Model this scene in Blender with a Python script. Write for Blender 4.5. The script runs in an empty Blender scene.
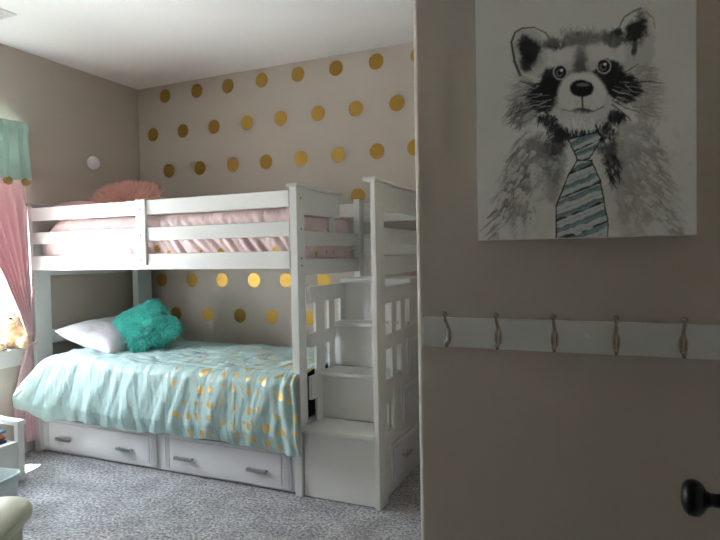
import bpy, bmesh, math, random
import numpy as np
from mathutils import Vector, Matrix, Euler, noise
random.seed(7); rng = np.random.default_rng(7)
PI = math.pi
sc = bpy.context.scene
COL = sc.collection

# ------------------------------------------------------------------ materials
def srgb(r, g, b):
    def f(c):
        c /= 255.0
        return c/12.92 if c <= 0.04045 else ((c+0.055)/1.055)**2.4
    return (f(r), f(g), f(b), 1.0)

def new_mat(name, col, rough=0.5, metal=0.0, bump=0.0, bscale=50.0, var=0.0, vscale=8.0, sheen=0.0, trans=0.0, spec=0.5, stretch=None, detail=3.0, bdist=0.01):
    m = bpy.data.materials.new(name); m.use_nodes = True
    nt = m.node_tree; N = nt.nodes; L = nt.links
    b = N['Principled BSDF']
    b.inputs['Base Color'].default_value = col
    b.inputs['Roughness'].default_value = rough
    b.inputs['Metallic'].default_value = metal
    b.inputs['Specular IOR Level'].default_value = spec
    if sheen: b.inputs['Sheen Weight'].default_value = sheen
    tc = N.new('ShaderNodeTexCoord'); src = tc.outputs['Object']
    if stretch:
        mp = N.new('ShaderNodeMapping'); mp.inputs['Scale'].default_value = stretch
        L.new(src, mp.inputs['Vector']); src = mp.outputs['Vector']
    if bump:
        n = N.new('ShaderNodeTexNoise'); n.inputs['Scale'].default_value = bscale; n.inputs['Detail'].default_value = detail
        L.new(src, n.inputs['Vector'])
        bp = N.new('ShaderNodeBump'); bp.inputs['Strength'].default_value = bump; bp.inputs['Distance'].default_value = bdist
        L.new(n.outputs['Fac'], bp.inputs['Height']); L.new(bp.outputs['Normal'], b.inputs['Normal'])
    if var:
        n2 = N.new('ShaderNodeTexNoise'); n2.inputs['Scale'].default_value = vscale; n2.inputs['Detail'].default_value = 4
        L.new(src, n2.inputs['Vector'])
        mx = N.new('ShaderNodeMix'); mx.data_type = 'RGBA'
        mx.inputs[6].default_value = tuple(c*(1-var) for c in col[:3])+(1,)
        mx.inputs[7].default_value = tuple(min(1, c*(1+var)) for c in col[:3])+(1,)
        L.new(n2.outputs['Fac'], mx.inputs[0]); L.new(mx.outputs[2], b.inputs['Base Color'])
    if trans:
        t = N.new('ShaderNodeBsdfTranslucent'); t.inputs['Color'].default_value = col
        ms = N.new('ShaderNodeMixShader'); ms.inputs[0].default_value = trans
        L.new(b.outputs[0], ms.inputs[1]); L.new(t.outputs[0], ms.inputs[2])
        L.new(ms.outputs[0], N['Material Output'].inputs['Surface'])
    return m

M = {}
M['wall'] = new_mat('greige_wall_paint', srgb(184,175,165), 0.75, bump=0.12, bscale=180, bdist=0.002)
M['ceiling'] = new_mat('ceiling_paint', srgb(238,238,237), 0.85, bump=0.1, bscale=120, bdist=0.002)
M['trim'] = new_mat('trim_paint', srgb(214,214,212), 0.4)
M['white'] = new_mat('white_lacquer', srgb(212,212,210), 0.33, bump=0.05, bscale=60, stretch=(1,6,6), bdist=0.001)
M['white2'] = new_mat('white_lacquer_upright', srgb(210,211,209), 0.33)
M['drawer'] = new_mat('white_drawer_lacquer', srgb(208,209,212), 0.3)
M['pewter'] = new_mat('brushed_pewter', srgb(172,170,168), 0.3, metal=1.0)
M['nickel'] = new_mat('aged_nickel', srgb(176,166,154), 0.25, metal=1.0, var=0.25, vscale=60)
M['black_metal'] = new_mat('black_knob_metal', srgb(14,13,12), 0.42, metal=0.6)
M['gold'] = new_mat('matte_gold_foil', srgb(168,134,62), 0.42, metal=0.75, bump=0.2, bscale=300, bdist=0.001)
M['pompom'] = new_mat('gold_pompom_yarn', srgb(170,140,70), 0.7, bump=0.8, bscale=120, bdist=0.01, sheen=0.3)
M['screw'] = new_mat('screw_cap', srgb(80,78,76), 0.4, metal=0.8)
M['mint'] = new_mat('mint_voile', srgb(180,206,196), 0.85, trans=0.10, bump=0.2, bscale=300, bdist=0.001)
M['pink_curtain'] = new_mat('pink_curtain_cloth', srgb(224,190,194), 0.85, trans=0.10, bump=0.2, bscale=300, bdist=0.001)
M['mattress'] = new_mat('mattress_cloth', srgb(205,205,208), 0.9)
M['dark_cloth'] = new_mat('dark_mattress_base', srgb(30,32,34), 0.9)
M['pillow_white'] = new_mat('white_pillowcase', srgb(192,188,193), 0.85, bump=0.5, bscale=9, bdist=0.02, var=0.03)
M['pillow_pink'] = new_mat('pale_pink_pillowcase', srgb(226,186,188), 0.85, bump=0.5, bscale=9, bdist=0.02)
M['teal'] = new_mat('teal_faux_fur', srgb(84,212,202), 0.6, sheen=0.5, var=0.35, vscale=18)
M['peach'] = new_mat('peach_faux_fur', srgb(255,200,188), 0.6, trans=0.25, sheen=0.5, var=0.25, vscale=18)
M['teddy'] = new_mat('cream_plush', srgb(212,186,150), 0.95, bump=0.9, bscale=70, bdist=0.012, var=0.12, vscale=30, sheen=0.4)
M['teddy_light'] = new_mat('pale_cream_plush', srgb(222,194,154), 0.95, bump=0.9, bscale=70, bdist=0.012, sheen=0.4)
M['dark_plastic'] = new_mat('dark_brown_plastic', srgb(40,28,22), 0.25)
M['lamp_shell'] = new_mat('frosted_white_shell', srgb(226,222,226), 0.35)
M['leather'] = new_mat('cream_leather', srgb(186,188,168), 0.38, bump=0.25, bscale=160, bdist=0.002)
M['tub'] = new_mat('pale_grey_plastic', srgb(186,196,196), 0.4)
M['page'] = new_mat('book_pages', srgb(230,226,214), 0.8, bump=0.3, bscale=400, bdist=0.001)
for n_, c_ in dict(navy=(30,44,110), orange=(196,104,40), maroon=(92,40,36), teal_cover=(70,112,126)).items():
    M['cover_'+n_] = new_mat('book_cover_'+n_, srgb(*c_), 0.4)
M['door'] = new_mat('door_paint', srgb(216,215,210), 0.4)
M['canvas'] = new_mat('canvas_edge', srgb(214,214,210), 0.9, bump=0.2, bscale=500, bdist=0.001)
M['vinyl'] = new_mat('window_vinyl', srgb(225,226,226), 0.35)
M['leaf'] = new_mat('garden_leaves', srgb(120,146,88), 0.6, var=0.4, vscale=6)
M['bark'] = new_mat('garden_bark', srgb(110,92,74), 0.9, bump=0.6, bscale=20)

def glass_mat():
    m = bpy.data.materials.new('window_glass'); m.use_nodes = True
    nt = m.node_tree; N = nt.nodes; L = nt.links
    for n in list(N):
        if n.type != 'OUTPUT_MATERIAL': N.remove(n)
    g = N.new('ShaderNodeBsdfGlossy'); g.inputs['Roughness'].default_value = 0.02
    t = N.new('ShaderNodeBsdfTransparent'); t.inputs['Color'].default_value = (0.93,0.95,0.95,1)
    mx = N.new('ShaderNodeMixShader')
    mx.inputs[0].default_value = 0.04; L.new(t.outputs[0], mx.inputs[1]); L.new(g.outputs[0], mx.inputs[2])
    L.new(mx.outputs[0], N['Material Output'].inputs['Surface'])
    return m
M['glass'] = glass_mat()

def carpet_mat():
    m = bpy.data.materials.new('grey_carpet'); m.use_nodes = True
    nt = m.node_tree; N = nt.nodes; L = nt.links; b = N['Principled BSDF']
    b.inputs['Roughness'].default_value = 1.0; b.inputs['Specular IOR Level'].default_value = 0.1
    tc = N.new('ShaderNodeTexCoord')
    n1 = N.new('ShaderNodeTexNoise'); n1.inputs['Scale'].default_value = 62; n1.inputs['Detail'].default_value = 5; n1.inputs['Roughness'].default_value = 0.7
    n2 = N.new('ShaderNodeTexNoise'); n2.inputs['Scale'].default_value = 7; n2.inputs['Detail'].default_value = 3
    L.new(tc.outputs['Object'], n1.inputs['Vector']); L.new(tc.outputs['Object'], n2.inputs['Vector'])
    r = N.new('ShaderNodeValToRGB')
    e = r.color_ramp.elements; e[0].position = 0.36; e[0].color = srgb(112,111,113); e[1].position = 0.62; e[1].color = srgb(222,221,222)
    L.new(n1.outputs['Fac'], r.inputs[0])
    mm = N.new('ShaderNodeMix'); mm.data_type = 'RGBA'; mm.blend_type = 'MULTIPLY'; mm.inputs[0].default_value = 1.0
    r2 = N.new('ShaderNodeValToRGB'); e = r2.color_ramp.elements; e[0].position = 0.35; e[0].color = (0.72,0.72,0.72,1); e[1].position = 0.65; e[1].color = (1,1,1,1)
    L.new(n2.outputs['Fac'], r2.inputs[0])
    L.new(r.outputs[0], mm.inputs[6]); L.new(r2.outputs[0], mm.inputs[7]); L.new(mm.outputs[2], b.inputs['Base Color'])
    bp = N.new('ShaderNodeBump'); bp.inputs['Strength'].default_value = 0.9; bp.inputs['Distance'].default_value = 0.02
    L.new(n1.outputs['Fac'], bp.inputs['Height']); L.new(bp.outputs['Normal'], b.inputs['Normal'])
    return m
M['carpet'] = carpet_mat()

def dotted_cloth(name, base, gold, layers, u0, u1, bumpscale=22, vfade=None):
    """cloth printed with scattered foil dots of random sizes; UVs are in metres; print thins out below u0..u1"""
    m = bpy.data.materials.new(name); m.use_nodes = True
    nt = m.node_tree; N = nt.nodes; L = nt.links; b = N['Principled BSDF']
    b.inputs['Roughness'].default_value = 0.62; b.inputs['Sheen Weight'].default_value = 0.15
    uv = N.new('ShaderNodeUVMap'); uv.uv_map = 'UVMap'
    sx = N.new('ShaderNodeSeparateXYZ'); L.new(uv.outputs[0], sx.inputs[0])
    mr = N.new('ShaderNodeMapRange'); mr.inputs['From Min'].default_value = u0; mr.inputs['From Max'].default_value = u1; mr.clamp = True
    L.new(sx.outputs['X'], mr.inputs['Value'])
    def math_(op, a, bb):
        n = N.new('ShaderNodeMath'); n.operation = op
        for i, v in enumerate((a, bb)):
            if isinstance(v, (int, float)): n.inputs[i].default_value = v
            else: L.new(v, n.inputs[i])
        return n.outputs[0]
    total = None
    for (scale, rmin, rmax, seed) in layers:
        mp = N.new('ShaderNodeMapping'); mp.inputs['Location'].default_value = (seed, seed*1.7, 0); L.new(uv.outputs[0], mp.inputs[0])
        v = N.new('ShaderNodeTexVoronoi'); v.voronoi_dimensions = '2D'; v.feature = 'F1'
        v.inputs['Scale'].default_value = scale; v.inputs['Randomness'].default_value = 0.5
        L.new(mp.outputs[0], v.inputs['Vector'])
        s = N.new('ShaderNodeSeparateColor'); L.new(v.outputs['Color'], s.inputs[0])
        rad = math_('MULTIPLY_ADD', s.outputs[0], (rmax-rmin)*scale); 
        rad.node.inputs[2].default_value = rmin*scale
        inside = math_('LESS_THAN', v.outputs['Distance'], rad)
        # each cell prints only if its own random number is below the local density
        dens = math_('LESS_THAN', s.outputs[1], mr.outputs[0])
        dot = math_('MULTIPLY', inside, dens)
        total = dot if total is None else math_('MAXIMUM', total, dot)
    mx = N.new('ShaderNodeMix'); mx.data_type = 'RGBA'; mx.inputs[6].default_value = base; mx.inputs[7].default_value = gold
    L.new(total, mx.inputs[0]); L.new(mx.outputs[2], b.inputs['Base Color'])
    L.new(math_('MULTIPLY', total, 0.8), b.inputs['Metallic'])
    r = math_('MULTIPLY_ADD', total, -0.22); r.node.inputs[2].default_value = 0.6
    L.new(r, b.inputs['Roughness'])
    n = N.new('ShaderNodeTexNoise'); n.inputs['Scale'].default_value = bumpscale; n.inputs['Detail'].default_value = 4
    L.new(uv.outputs[0], n.inputs['Vector'])
    bp = N.new('ShaderNodeBump'); bp.inputs['Strength'].default_value = 0.5; bp.inputs['Distance'].default_value = 0.012
    mp2 = N.new('ShaderNodeMapping'); mp2.inputs['Rotation'].default_value = (0, 0, math.radians(28)); mp2.inputs['Scale'].default_value = (9, 2.2, 1); L.new(uv.outputs[0], mp2.inputs[0])
    n3 = N.new('ShaderNodeTexNoise'); n3.inputs['Scale'].default_value = 1.6; n3.inputs['Detail'].default_value = 3; n3.inputs['Distortion'].default_value = 0.8; L.new(mp2.outputs[0], n3.inputs['Vector'])
    bp2 = N.new('ShaderNodeBump'); bp2.inputs['Strength'].default_value = 0.5; bp2.inputs['Distance'].default_value = 0.035
    L.new(n3.outputs['Fac'], bp2.inputs['Height']); L.new(bp2.outputs['Normal'], bp.inputs['Normal'])
    L.new(n.outputs['Fac'], bp.inputs['Height']); L.new(bp.outputs['Normal'], b.inputs['Normal'])
    return m
M['mint_dots'] = dotted_cloth('mint_comforter_cloth', srgb(164,191,189), srgb(220,188,124), [(11.5,0.010,0.027,3.3),(15,0.002,0.012,8.1)], 0.92, 1.75, 14)
M['pink_dots'] = dotted_cloth('pink_comforter_cloth', srgb(222,196,196), srgb(206,168,92), [(8,0.0,0.026,5.3)], 0.2, 1.6, 16)

# ------------------------------------------------------------------ mesh helpers
def finish(name, bm, m, parent=None, smooth=False, angle=None):
    me = bpy.data.meshes.new(name)
    bmesh.ops.recalc_face_normals(bm, faces=bm.faces)
    if smooth:
        for f in bm.faces: f.smooth = True
        if angle:
            for e in bm.edges:
                if len(e.link_faces) == 2 and e.calc_face_angle(0) > math.radians(angle): e.smooth = False
    bm.to_mesh(me); bm.free()
    o = bpy.data.objects.new(name, me); COL.objects.link(o)
    if m is not None: me.materials.append(m)
    if parent is not None: attach(o, parent)
    return o

def attach(o, parent):
    """parent while keeping the world-space coordinates the mesh was built in"""
    o.parent = parent
    p = parent; mat = Matrix.Identity(4)
    chain = []
    while p: chain.append(p); p = p.parent
    for q in reversed(chain):
        mat = mat @ q.matrix_parent_inverse @ Matrix.LocRotScale(q.location, q.rotation_euler, q.scale)
    o.matrix_parent_inverse = mat.inverted()

def box(bm, x0, x1, y0, y1, z0, z1, bev=0.003, seg=2):
    vs = [bm.verts.new((x, y, z)) for x in (x0, x1) for y in (y0, y1) for z in (z0, z1)]
    fs = [(0,1,3,2),(4,6,7,5),(0,4,5,1),(2,3,7,6),(0,2,6,4),(1,5,7,3)]
    faces = [bm.faces.new([vs[i] for i in f]) for f in fs]
    if bev:
        es = {e for f in faces for e in f.edges}
        bmesh.ops.bevel(bm, geom=list(es), offset=bev, segments=seg, affect='EDGES', profile=0.6)
    return bm

def B(*boxes, bev=0.003):
    bm = bmesh.new()
    for b in boxes: box(bm, *b, bev=bev)
    return bm

def tube(bm, pts, radii, seg=12, cap=True):
    pts = [Vector(p) for p in pts]
    if isinstance(radii, (int, float)): radii = [radii]*len(pts)
    rings = []; prev = None
    for i, p in enumerate(pts):
        t = (pts[min(i+1, len(pts)-1)] - pts[max(i-1, 0)]).normalized()
        if prev is None:
            n = t.orthogonal().normalized()
        else:
            n = (prev - t*prev.dot(t)).normalized()
        prev = n; bn = t.cross(n)
        rings.append([bm.verts.new(p + (n*math.cos(a)+bn*math.sin(a))*radii[i]) for a in [2*PI*k/seg for k in range(seg)]])
    for a, b in zip(rings[:-1], rings[1:]):
        for k in range(seg):
            bm.faces.new((a[k], a[(k+1) % seg], b[(k+1) % seg], b[k]))
    if cap:
        bm.faces.new(list(reversed(rings[0]))); bm.faces.new(rings[-1])
    return bm

def lathe(bm, prof, mat, seg=32):
    """prof: (radius, height) pairs turned about local Z, moved by mat"""
    rings = []
    for r, h in prof:
        if r < 1e-6: rings.append([bm.verts.new(mat @ Vector((0,0,h)))])
        else: rings.append([bm.verts.new(mat @ Vector((r*math.cos(2*PI*k/seg), r*math.sin(2*PI*k/seg), h))) for k in range(seg)])
    for a, b in zip(rings[:-1], rings[1:]):
        for k in range(seg):
            k2 = (k+1) % seg
            if len(a) == 1 and len(b) == 1: continue
            if len(a) == 1: bm.faces.new((a[0], b[k], b[k2]))
            elif len(b) == 1: bm.faces.new((a[k], a[k2], b[0]))
            else: bm.faces.new((a[k], a[k2], b[k2], b[k]))
    return bm

def ball(bm, c, r, sub=3, scale=(1,1,1)):
    res = bmesh.ops.create_icosphere(bm, subdivisions=sub, radius=1.0)
    c = Vector(c)
    for v in res['verts']:
        v.co = Vector((v.co.x*r*scale[0], v.co.y*r*scale[1], v.co.z*r*scale[2])) + c
    return res['verts']

def thing(name, label, cat, loc=(0,0,0), group=None):
    o = bpy.data.objects.new(name, None); COL.objects.link(o)
    o.empty_display_size = 0.1
    o.location = loc; o['label'] = label; o['category'] = cat
    if group: o['group'] = group
    return o
def tag(o, label, cat, group=None):
    o['label'] = label; o['category'] = cat
    if group: o['group'] = group
    return o
def struct(name, bm, m, **k):
    o = finish(name, bm, m, **k); o['kind'] = 'structure'; return o

def grid_mesh(name, P, m, parent=None, uv=None, thick=0.0, smooth=True, closed_u=False):
    """P: (nu, nv, 3) array of points"""
    nu, nv = P.shape[:2]
    verts = P.reshape(-1, 3).tolist(); faces = []
    for i in range(nu - (0 if closed_u else 1)):
        i2 = (i+1) % nu
        for j in range(nv-1):
            faces.append((i*nv+j, i2*nv+j, i2*nv+j+1, i*nv+j+1))
    me = bpy.data.meshes.new(name); me.from_pydata(verts, [], faces)
    if uv is not None:
        l = me.uv_layers.new(name='UVMap'); U = uv.reshape(-1, 2)
        idx = np.array([v for f in faces for v in f])
        l.data.foreach_set('uv', U[idx].astype(np.float32).ravel())
    me.polygons.foreach_set('use_smooth', [smooth]*len(me.polygons))
    me.materials.append(m); me.update()
    o = bpy.data.objects.new(name, me); COL.objects.link(o)
    if thick:
        s = o.modifiers.new('thickness', 'SOLIDIFY'); s.thickness = thick; s.offset = 0
    if parent is not None: attach(o, parent)
    return o

def fbm(x, y, s, seed=0.0):
    return noise.noise(Vector((x*s+seed, y*s-seed*0.7, seed))) 

# ------------------------------------------------------------------ camera (eye height 1.325 m in the doorway)
H = 1.325; F = 574.0
def cam_axes():
    v1 = np.array([-950-360, 278-270, F]); v2 = np.array([611-360, 250-270, F])
    X = -v1/np.linalg.norm(v1); Y = v2/np.linalg.norm(v2); Y = Y - X*(X@Y); Y /= np.linalg.norm(Y)
    Z = np.cross(X, Y)
    if Z[1] > 0: Z = -Z
    return np.array([X, Y, Z])
Rw = cam_axes()
cam = bpy.data.cameras.new('camera'); cam.sensor_width = 36; cam.lens = F/720*36; cam.clip_start = 0.02
co = bpy.data.objects.new('camera', cam); COL.objects.link(co); sc.camera = co
mw = Matrix.Identity(4)
for i in range(3):
    mw[i][0] = Rw[i][0]; mw[i][1] = -Rw[i][1]; mw[i][2] = -Rw[i][2]
mw[0][3] = 0; mw[1][3] = 0; mw[2][3] = H
co.matrix_world = mw

# ------------------------------------------------------------------ room shell
XW = -3.720      # left wall face
YB = 3.80        # back wall face
ZC = 2.774        # ceiling
YP = 1.665       # closet front wall face
XC = -0.546       # closet outer corner
XR_ = 0.46       # right wall face
WY0, WY1, WZ0, WZ1 = 1.70, 2.68, 0.70, 2.19   # window opening
T = 0.17
bm = B((XW-0.3, 1.3, -2.0, YB+0.2, -0.12, 0.0), bev=0); struct('floor', bm, M['carpet'])
bm = B((XW-0.3, 1.3, -2.0, YB+0.2, ZC, ZC+0.1), bev=0); struct('ceiling', bm, M['ceiling'])
bm = B((XW-T, XW, 0.60, WY0, 0, ZC), (XW-T, XW, WY1, YB+0.15, 0, ZC), (XW-T, XW, WY0, WY1, 0, WZ0), (XW-T, XW, WY0, WY1, WZ1, ZC), bev=0)
struct('wall_left', bm, M['wall'])
struct('wall_back', B((XW, 1.2, YB, YB+0.15, 0, ZC), bev=0), M['wall'])
# closet box with a bullnosed outer corner
bm = bmesh.new(); rr = 0.02; outline = []
outline += [(XR_+0.1, YP), ]
for k in range(7):
    a = PI/2*k/6
    outline.append((XC+rr-rr*math.sin(a), YP+rr-rr*math.cos(a)))
outline += [(XC, YB), (XC+0.12, YB), (XC+0.12, YP+0.12), (XR_+0.1, YP+0.12)]
lo = [bm.verts.new((x, y, 0)) for x, y in outline]; hi = [bm.verts.new((x, y, ZC)) for x, y in outline]
bm.faces.new(lo); bm.faces.new(hi)
n = len(lo)
for i in range(n): bm.faces.new((lo[i], lo[(i+1) % n], hi[(i+1) % n], hi[i]))
struct('wall_closet', bm, M['wall'], smooth=True, angle=30)
struct('wall_right', B((XR_, XR_+0.12, 0.1, YP, 0, ZC), bev=0), M['wall'])
# wall with the doorway the viewer stands in
struct('wall_front', B((XW-T, -1.28, 0.72, 0.84, 0, ZC), (-1.40, -1.28, -0.05, 0.72, 0, ZC), (-1.28, -0.66, -0.05, 0.1, 0, ZC), (0.19, 1.2, -0.05, 0.1, 0, ZC), (-0.66, 0.19, -0.05, 0.1, 2.05, ZC), bev=0), M['wall'])  # unseen left part set forward so less bounce light reaches the closet wall
struct('wall_hall', B((-1.6, 1.2, -1.5, -1.4, 0, ZC), (-1.7, -1.6, -1.5, -0.05, 0, ZC), (-1.6, -1.40, -0.12, -0.05, 0, ZC), (1.2, 1.3, -1.5, -0.05, 0, ZC), bev=0), M['wall'])
struct('trim_doorway', B((-0.66, -0.64, -0.05, 0.1, 0, 2.05), (0.17, 0.19, -0.05, 0.1, 0, 2.05), (-0.66, 0.19, -0.05, 0.1, 2.03, 2.05), bev=0.002), M['trim'])
struct('baseboard_left', B((XW, XW+0.014, 0.84, YB, 0, 0.09), bev=0.004), M['trim'])
struct('baseboard_back', B((XW+0.014, XC, YB-0.014, YB, 0, 0.09), bev=0.004), M['trim'])
struct('baseboard_closet', B((XC+0.02, XR_, YP-0.014, YP, 0, 0.09), bev=0.004), M['trim'])
# sill with apron
struct('trim_sill', B((XW-0.155, XW+0.035, WY0-0.05, WY1+0.03, WZ0, WZ0+0.03), (XW, XW+0.02, WY0-0.03, WY1+0.015, WZ0-0.09, WZ0), bev=0.005), M['trim'])
# window
xw = XW-0.14
ym = (WY0+WY1)/2
w = B((xw-0.03, xw+0.02, WY0, WY0+0.05, WZ0+0.03, WZ1), (xw-0.03, xw+0.02, WY1-0.05, WY1, WZ0+0.03, WZ1),
      (xw-0.03, xw+0.02, WY0+0.05, WY1-0.05, WZ0+0.03, WZ0+0.08), (xw-0.03, xw+0.02, WY0+0.05, WY1-0.05, WZ1-0.05, WZ1),
      (xw-0.02, xw+0.015, ym-0.025, ym+0.025, WZ0+0.08, WZ1-0.05), bev=0.004)
wo = struct('window_1', w, M['vinyl'])
pane = finish('pane', B((xw-0.008, xw-0.002, WY0+0.05, WY1-0.05, WZ0+0.08, WZ1-0.05), bev=0), M['glass'], wo)
# door slab opened against the right
dx = 0.147
bm = B((dx, dx+0.035, 0.18, 0.945, 0.012, 2.02), bev=0.003)
for (z0, z1) in ((0.2, 0.85), (1.12, 1.88)):
    box(bm, dx-0.006, dx, 0.30, 0.83, z0, z1, bev=0.004)
do = struct('door_1', bm, M['door'])
ky, kz = 0.90, 0.981
mk = Matrix.Translation((dx, ky, kz)) @ Matrix.Rotation(-PI/2, 4, 'Y') @ Matrix.Scale(0.87, 4)
bm = bmesh.new()
lathe(bm, [(0.0,0.0),(0.033,0.0),(0.034,0.004),(0.031,0.009),(0.014,0.012),(0.0105,0.018),(0.0105,0.028),(0.014,0.034),(0.022,0.038),(0.027,0.044),(0.0285,0.052),(0.027,0.060),(0.021,0.066),(0.011,0.069),(0.0,0.0695)], mk, 40)
finish('door_knob', bm, M['black_metal'], do, smooth=True, angle=50)

# ------------------------------------------------------------------ unseen ground beyond the window, kept pale to bounce daylight onto the ceiling
g = B((-40, XW-T-0.01, -25, 30, -0.9, -0.6), bev=0)
struct('ground', g, new_mat('pale_bounce_ground', srgb(216,216,214), 0.9, var=0.08, vscale=3))

# ------------------------------------------------------------------ gold wall dots
def dot(label, x, z, r=0.0565):
    bm = bmesh.new()
    mt = Matrix.Translation((x, YB, z)) @ Matrix.Rotation(PI/2, 4, 'X')
    lathe(bm, [(0,0),(r,0.0),(r,0.0006),(0,0.0006)], mt, 40)
    o = finish('wall_dot', bm, M['gold'])
    tag(o, label, 'wall decal', 'gold dot decals on the back wall')
ordn = ['first', 'second', 'third', 'fourth', 'fifth', 'sixth', 'seventh', 'eighth', 'ninth']
rows = [
 ('in the top row just under the ceiling', 2.676, [-3.393,-3.063,-2.758,-2.443,-2.126,-1.811,-1.499,-1.19]),
 ('in the second row below the ceiling', 2.367, [-3.533,-3.214,-2.902,-2.587,-2.281,-1.964,-1.661,-1.350]),
 ('in the third row, just above the bunk', 2.048, [-3.372,-3.052,-2.727,-2.421,-2.115,-1.808,-1.504,-1.224]),
 ('in the row seen under the top bunk', 1.131, [-3.480,-3.161,-2.860,-2.555,-2.266,-1.942]),
 ('in the lower row just above the mint bedding', 0.847, [-3.338,-3.008,-2.695,-2.399,-2.068]),
]
for txt, z, xs in rows:
    z += 0.007
    for k, x in enumerate(xs):
        x = x*1.009
        dot('gold dot decal, %s from the left %s' % (ordn[k], txt), x, z)
dot('gold dot decal showing between the bunk footboard and the stair post', -1.672, 1.746)

# ------------------------------------------------------------------ bunk bed
Y0 = 2.714; XE = -1.558; XL = -3.685; YK = 3.645
bed = thing('bunk_bed', 'white wooden twin bunk bed with slatted guard rails and two storage drawers underneath', 'bunk bed', ((XE+XL)/2, (Y0+YK)/2, 0))
def screws(o, pts, ax='Y', r=0.006):
    for p in pts:
        bm = bmesh.new()
        R_ = Matrix.Rotation(PI/2, 4, 'X') if ax == 'Y' else Matrix.Rotation(PI/2, 4, 'Y')
        lathe(bm, [(0,0.002),(r,0.0015),(r,-0.002),(0,-0.002)] if ax == 'Y' else [(0,-0.002),(r,-0.002),(r,0.0015),(0,0.002)], Matrix.Translation(p) @ R_, 12)
        finish('screw_cap', bm, M['screw'], o)
PW = 0.045
def post(x0, x1, y0, y1, z1=1.70, par=bed):
    return finish('post', B((x0, x1, y0, y1, 0, z1), bev=0.004), M['white2'], par)
p_fl = post(XL, XL+PW+0.005, Y0, Y0+0.125)
p_bl = post(XL+0.085, XL+0.145, YK-0.085, YK+0.065)
bmb = 0
p_fr = post(XE-PW, XE, Y0, Y0+0.085)
p_br = post(XE-PW, XE, YK-0.085, YK, 1.70)
screws(p_fr, [(XE, Y0+0.045, z) for z in (1.64, 1.47, 1.31, 1.27, 0.30, 0.10)], 'X')
# end panels
box_l = [(XL+0.010, XL+PW-0.010, Y0+0.085, YK-0.085, z0, z1) for z0, z1 in ((1.55,1.70),(1.385,1.465),(1.215,1.31),(0.735,0.83),(0.50,0.62))]
for b in box_l: finish('headboard_slat' if b[4] < 1.5 else 'headboard_panel', B(b), M['white2'], bed)
finish('cap_rail', B((XL-0.012, XL+PW+0.012, Y0-0.012, YK-0.02, 1.70, 1.716)), M['white2'], bed)
finish('footboard_panel', B((XE-PW+0.010, XE-0.008, Y0+0.085, 3.265, 1.553, 1.70)), M['white2'], bed)
finish('cap_rail', B((XE-PW-0.012, XE+0.012, Y0-0.012, 3.275, 1.70, 1.716)), M['white2'], bed)
for z0, z1 in ((1.383,1.464),(1.213,1.303)):
    finish('footboard_slat', B((XE-PW+0.010, XE-0.008, Y0+0.085, YK-0.085, z0, z1)), M['white2'], bed)
finish('footboard_upright', B((XE-PW-0.012, XE-PW+0.010, 3.18, 3.265, 1.383, 1.70)), M['white2'], bed)
for z0, z1 in ((0.30,0.40),):
    finish('footboard_slat', B((XE-PW+0.010, XE-0.008, Y0+0.085, YK-0.085, z0, z1)), M['white2'], bed)
# guard rails, front and back
for z0, z1 in ((1.593,1.682),(1.433,1.514),(1.256,1.352)):
    finish('guard_rail', B((XL+0.035, XE-PW, Y0-0.004, Y0+0.024, z0, z1)), M['white'], bed)
for z0, z1 in ((1.585,1.675),(1.36,1.46)):
    finish('guard_rail', B((XL+0.145, XE-PW, YK-0.040, YK-0.018, z0, z1)), M['white'], bed)
br = finish('guard_rail_brace', B((-2.688, -2.612, Y0-0.018, Y0+0.002, 1.284, 1.687)), M['white2'], bed)
screws(br, [(-2.652, Y0-0.018, z) for z in (1.625, 1.468, 1.315)], 'Y', 0.005)
# slat decks
finish('upper_deck', B((XL+PW, XE-PW, Y0+0.03, YK-0.07, 1.262, 1.284)), M['white'], bed)
finish('lower_deck', B((XL+PW, XE-PW, Y0+0.04, YK-0.07, 0.33, 0.36)), M['white'], bed)
finish('side_rail', B((XL+PW, XE-PW, Y0+0.012, Y0+0.036, 0.252, 0.38)), M['white'], bed)
# drawer carcass and drawers
finish('drawer_carcass', B((XL+PW+0.002, XE-PW-0.002, Y0+0.03, Y0+0.05, 0.005, 0.25), (XL+PW+0.002, XE-PW-0.002, Y0+0.05, YK-0.1, 0.012, 0.24)), M['drawer'], bed)
def drawer(x0, x1, z0, z1, hx, par, y=Y0+0.03):
    d = finish('drawer', B((x0, x1, y-0.018, y, z0, z1), (x0+0.055, x1-0.055, y-0.022, y-0.018, z0+0.02, z1-0.02), bev=0.003), M['drawer'], par)
    for xs_ in ((x0+0.012, x0+0.024, x0+0.036), (x1-0.018, x1-0.030, x1-0.042)):
        bm = B((xs_[0]-0.004 if xs_[0] < x0+0.1 else xs_[2]-0.004, xs_[2]+0.010 if xs_[0] < x0+0.1 else xs_[0]+0.010, y-0.0195, y-0.0175, z0+0.010, z1-0.010), bev=0.0005)
        for xa in xs_: box(bm, xa, xa+0.006, y-0.023, y-0.0185, z0+0.012, z1-0.012, bev=0.001, seg=1)
        finish('fluting', bm, M['drawer'], d)
    for x in hx:
        bm = B((x-0.066, x+0.066, y-0.048, y-0.036, 0.100, 0.120), (x-0.062, x-0.048, y-0.04, y-0.018, 0.103, 0.117), (x+0.048, x+0.062, y-0.04, y-0.018, 0.103, 0.117), bev=0.0025)
        finish('handle', bm, M['pewter'], d)
    return d
drawer(-3.600, -2.602, 0.022, 0.236, (-3.40, -2.85), bed)
drawer(-2.540, -1.640, 0.022, 0.238, (-2.375, -1.85), bed)

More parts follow.
